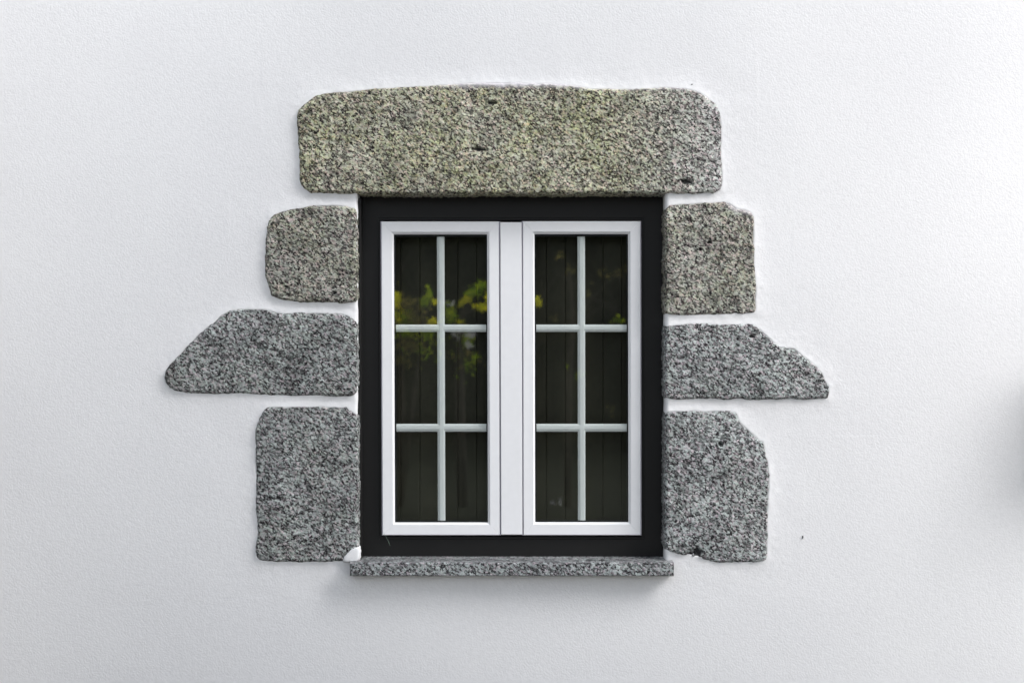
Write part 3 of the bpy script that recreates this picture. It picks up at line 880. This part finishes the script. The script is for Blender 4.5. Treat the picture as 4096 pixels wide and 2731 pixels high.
# unseen conifers added left of the view to darken the left of the wall
def conifer(x, y, h, r, seed, label):
    rng = np.random.default_rng(seed)
    root = empty("added_shade_conifer", (x, y, 0)); tag(root, label, "tree")
    mb = MB(); mb.tube([(x,y,0),(x,y,h)],[0.10,0.01],8); mb.build("trunk", M_BARK, root)
    t = rng.uniform(0, 1, 9000); a = rng.uniform(0, 2*math.pi, 9000)
    q = r*(1-t)**0.8*np.sqrt(rng.uniform(0.25, 1, 9000))
    p = np.stack([x+np.cos(a)*q, y+np.sin(a)*q, 0.1+t*h], 1)
    v, qq = leaves(p, 0.07, rng); quads_obj("crown", v, qq, M_LEAF_DARK, parent=root)
conifer(-2.85, -1.15, 6.8, 1.15, 3, "unseen dark conical evergreen added to shade the left of the wall")
conifer(-4.3, -3.0, 7.5, 1.7, 5, "unseen taller dark evergreen added to block sky light from the far left")

# lantern added out of view on the right to cast a soft shade patch
def lantern():
    M = flat_material("dark_lantern_metal", (0.03,0.03,0.03), 0.5, 0.4, 0.05)
    x, z = 2.095, 1.38
    root = empty("added_shade_lantern", (x, 0, z)); tag(root, "unseen dark lantern added to cast soft shade on the right of the wall", "lantern")
    mb = MB(); mb.box(x-0.06, x+0.06, -0.02, 0.0, z-0.02, z+0.22, 0.003); mb.build("wall_plate", M, root)
    mb = MB(); mb.tube([(x,-0.02,z+0.16),(x,-0.10,z+0.22),(x,-0.17,z+0.20)],[0.012]*3,8); mb.build("arm", M, root)
    mb = MB(); mb.box(x-0.10, x+0.10, -0.29, -0.08, z+0.18, z+0.195); mb.tube([(x,-0.185,z+0.195),(x,-0.185,z+0.26)],[0.10,0.015],4); mb.build("cap", M, root)
    mb = MB(); mb.box(x-0.075, x+0.075, -0.26, -0.11, z-0.08, z+0.18, 0.004); mb.build("lamp_glass", flat_material("frosted_glass",(0.25,0.25,0.24),0.4), root)
    mb = MB(); mb.box(x-0.085, x+0.085, -0.27, -0.10, z-0.10, z-0.082); mb.build("base", M, root)
lantern()

# unseen tree added right of the camera to shade the lower left wall
def shade_tree(x, y, seed):
    rng = np.random.default_rng(seed)
    root = empty("broadleaf_tree", (x, y, 0)); tag(root, "unseen round-crowned tree added to shade the lower left of the wall", "tree")
    mb = MB()
    mb.tube([(x,y,0),(x+0.06,y,1.2),(x,y,3.2),(x-0.1,y,6.0)],[0.13,0.11,0.09,0.03],9)
    for k in range(7):
        a = k*0.9; mb.tube([(x,y,2.4+0.5*k),(x+math.cos(a)*0.7,y+math.sin(a)*0.6,3.0+0.5*k),(x+math.cos(a)*1.2,y+math.sin(a)*0.9,3.4+0.5*k)],[0.05,0.03,0.01],6)
    mb.build("trunk", M_BARK, root, smooth=True)
    d = rng.normal(size=(20000,3)); d /= np.linalg.norm(d, axis=1)[:,None]
    r = rng.uniform(0.05,1,(20000,1))**(1/2.6)
    p = np.array([x,y,4.9]) + d*r*np.array([1.75,1.3,3.0])*(1+0.12*np.sin(d[:,:1]*9+d[:,1:2]*7))
    v, q = leaves(p, 0.115, rng); quads_obj("crown", v, q, M_LEAF_DARK, parent=root)
shade_tree(3.0, -3.8, 8)
def small_shade_tree(x, y, seed):  # unseen tree added to darken the lower right of the wall
    rng = np.random.default_rng(seed)
    root = empty("broadleaf_tree", (x, y, 0)); tag(root, "unseen lower wide-crowned tree added to shade the lower right of the wall", "tree")
    mb = MB(); mb.tube([(x,y,0),(x+0.05,y,1.2),(x,y,3.4)],[0.12,0.10,0.03],9)
    for k in range(6):
        a = k*1.05; mb.tube([(x,y,1.4+0.25*k),(x+math.cos(a)*0.7,y+math.sin(a)*0.6,2.0+0.25*k),(x+math.cos(a)*1.2,y+math.sin(a)*0.9,2.4+0.25*k)],[0.05,0.03,0.01],6)
    mb.build("trunk", M_BARK, root, smooth=True)
    d = rng.normal(size=(13000,3)); d /= np.linalg.norm(d, axis=1)[:,None]
    r = rng.uniform(0.05,1,(13000,1))**(1/2.6)
    p = np.array([x,y,3.1]) + d*r*np.array([1.8,1.3,1.6])*(1+0.12*np.sin(d[:,:1]*8+d[:,1:2]*7))
    v, q = leaves(p, 0.115, rng); quads_obj("crown", v, q, M_LEAF_DARK, parent=root)
small_shade_tree(6.5, -3.9, 18)
# unseen low plants added to darken the foot of the wall
def border():
    rng = np.random.default_rng(21)
    for i in range(9):
        x = -3.6 + i*0.9 + rng.uniform(-0.1,0.1); y = -0.62 + rng.uniform(-0.15,0.15)
        root = empty("added_border_plant", (x,y,0)); tag(root, "unseen low dark plant added to darken the foot of the wall, %s from the left" % ("first","second","third","fourth","fifth","sixth","seventh","eighth","ninth")[i], "plant", "unseen plants added to darken the foot of the wall")
        mb = MB(); mb.tube([(x,y,0),(x,y,0.12)],[0.012,0.006],6); mb.build("stem", M_BARK, root)
        d = rng.normal(size=(260,3))*np.array([0.2,0.17,0.05]) + np.array([x,y,0.13]); d[:,2] = np.clip(d[:,2],0.02,0.25)
        v, q = leaves(d, 0.045, rng); quads_obj("foliage", v, q, M_LEAF_DARK, parent=root)
border()

def added_back_wall():  # backing added to block bright sky between reflected leaves
    mb = MB(); mb.box(-10, 10, -20.9, -20.3, 0, 4.4, 0.03)
    o = mb.build("added_back_wall", flat_material("old_brown_wall", (0.075,0.062,0.042), 0.9, 0.1, 0.35, 0.5, 1.2), origin=(0,-20.6,0))
    tag(o, "brown backing wall added to hide sky gaps in the dark hedge", "wall")
added_back_wall()
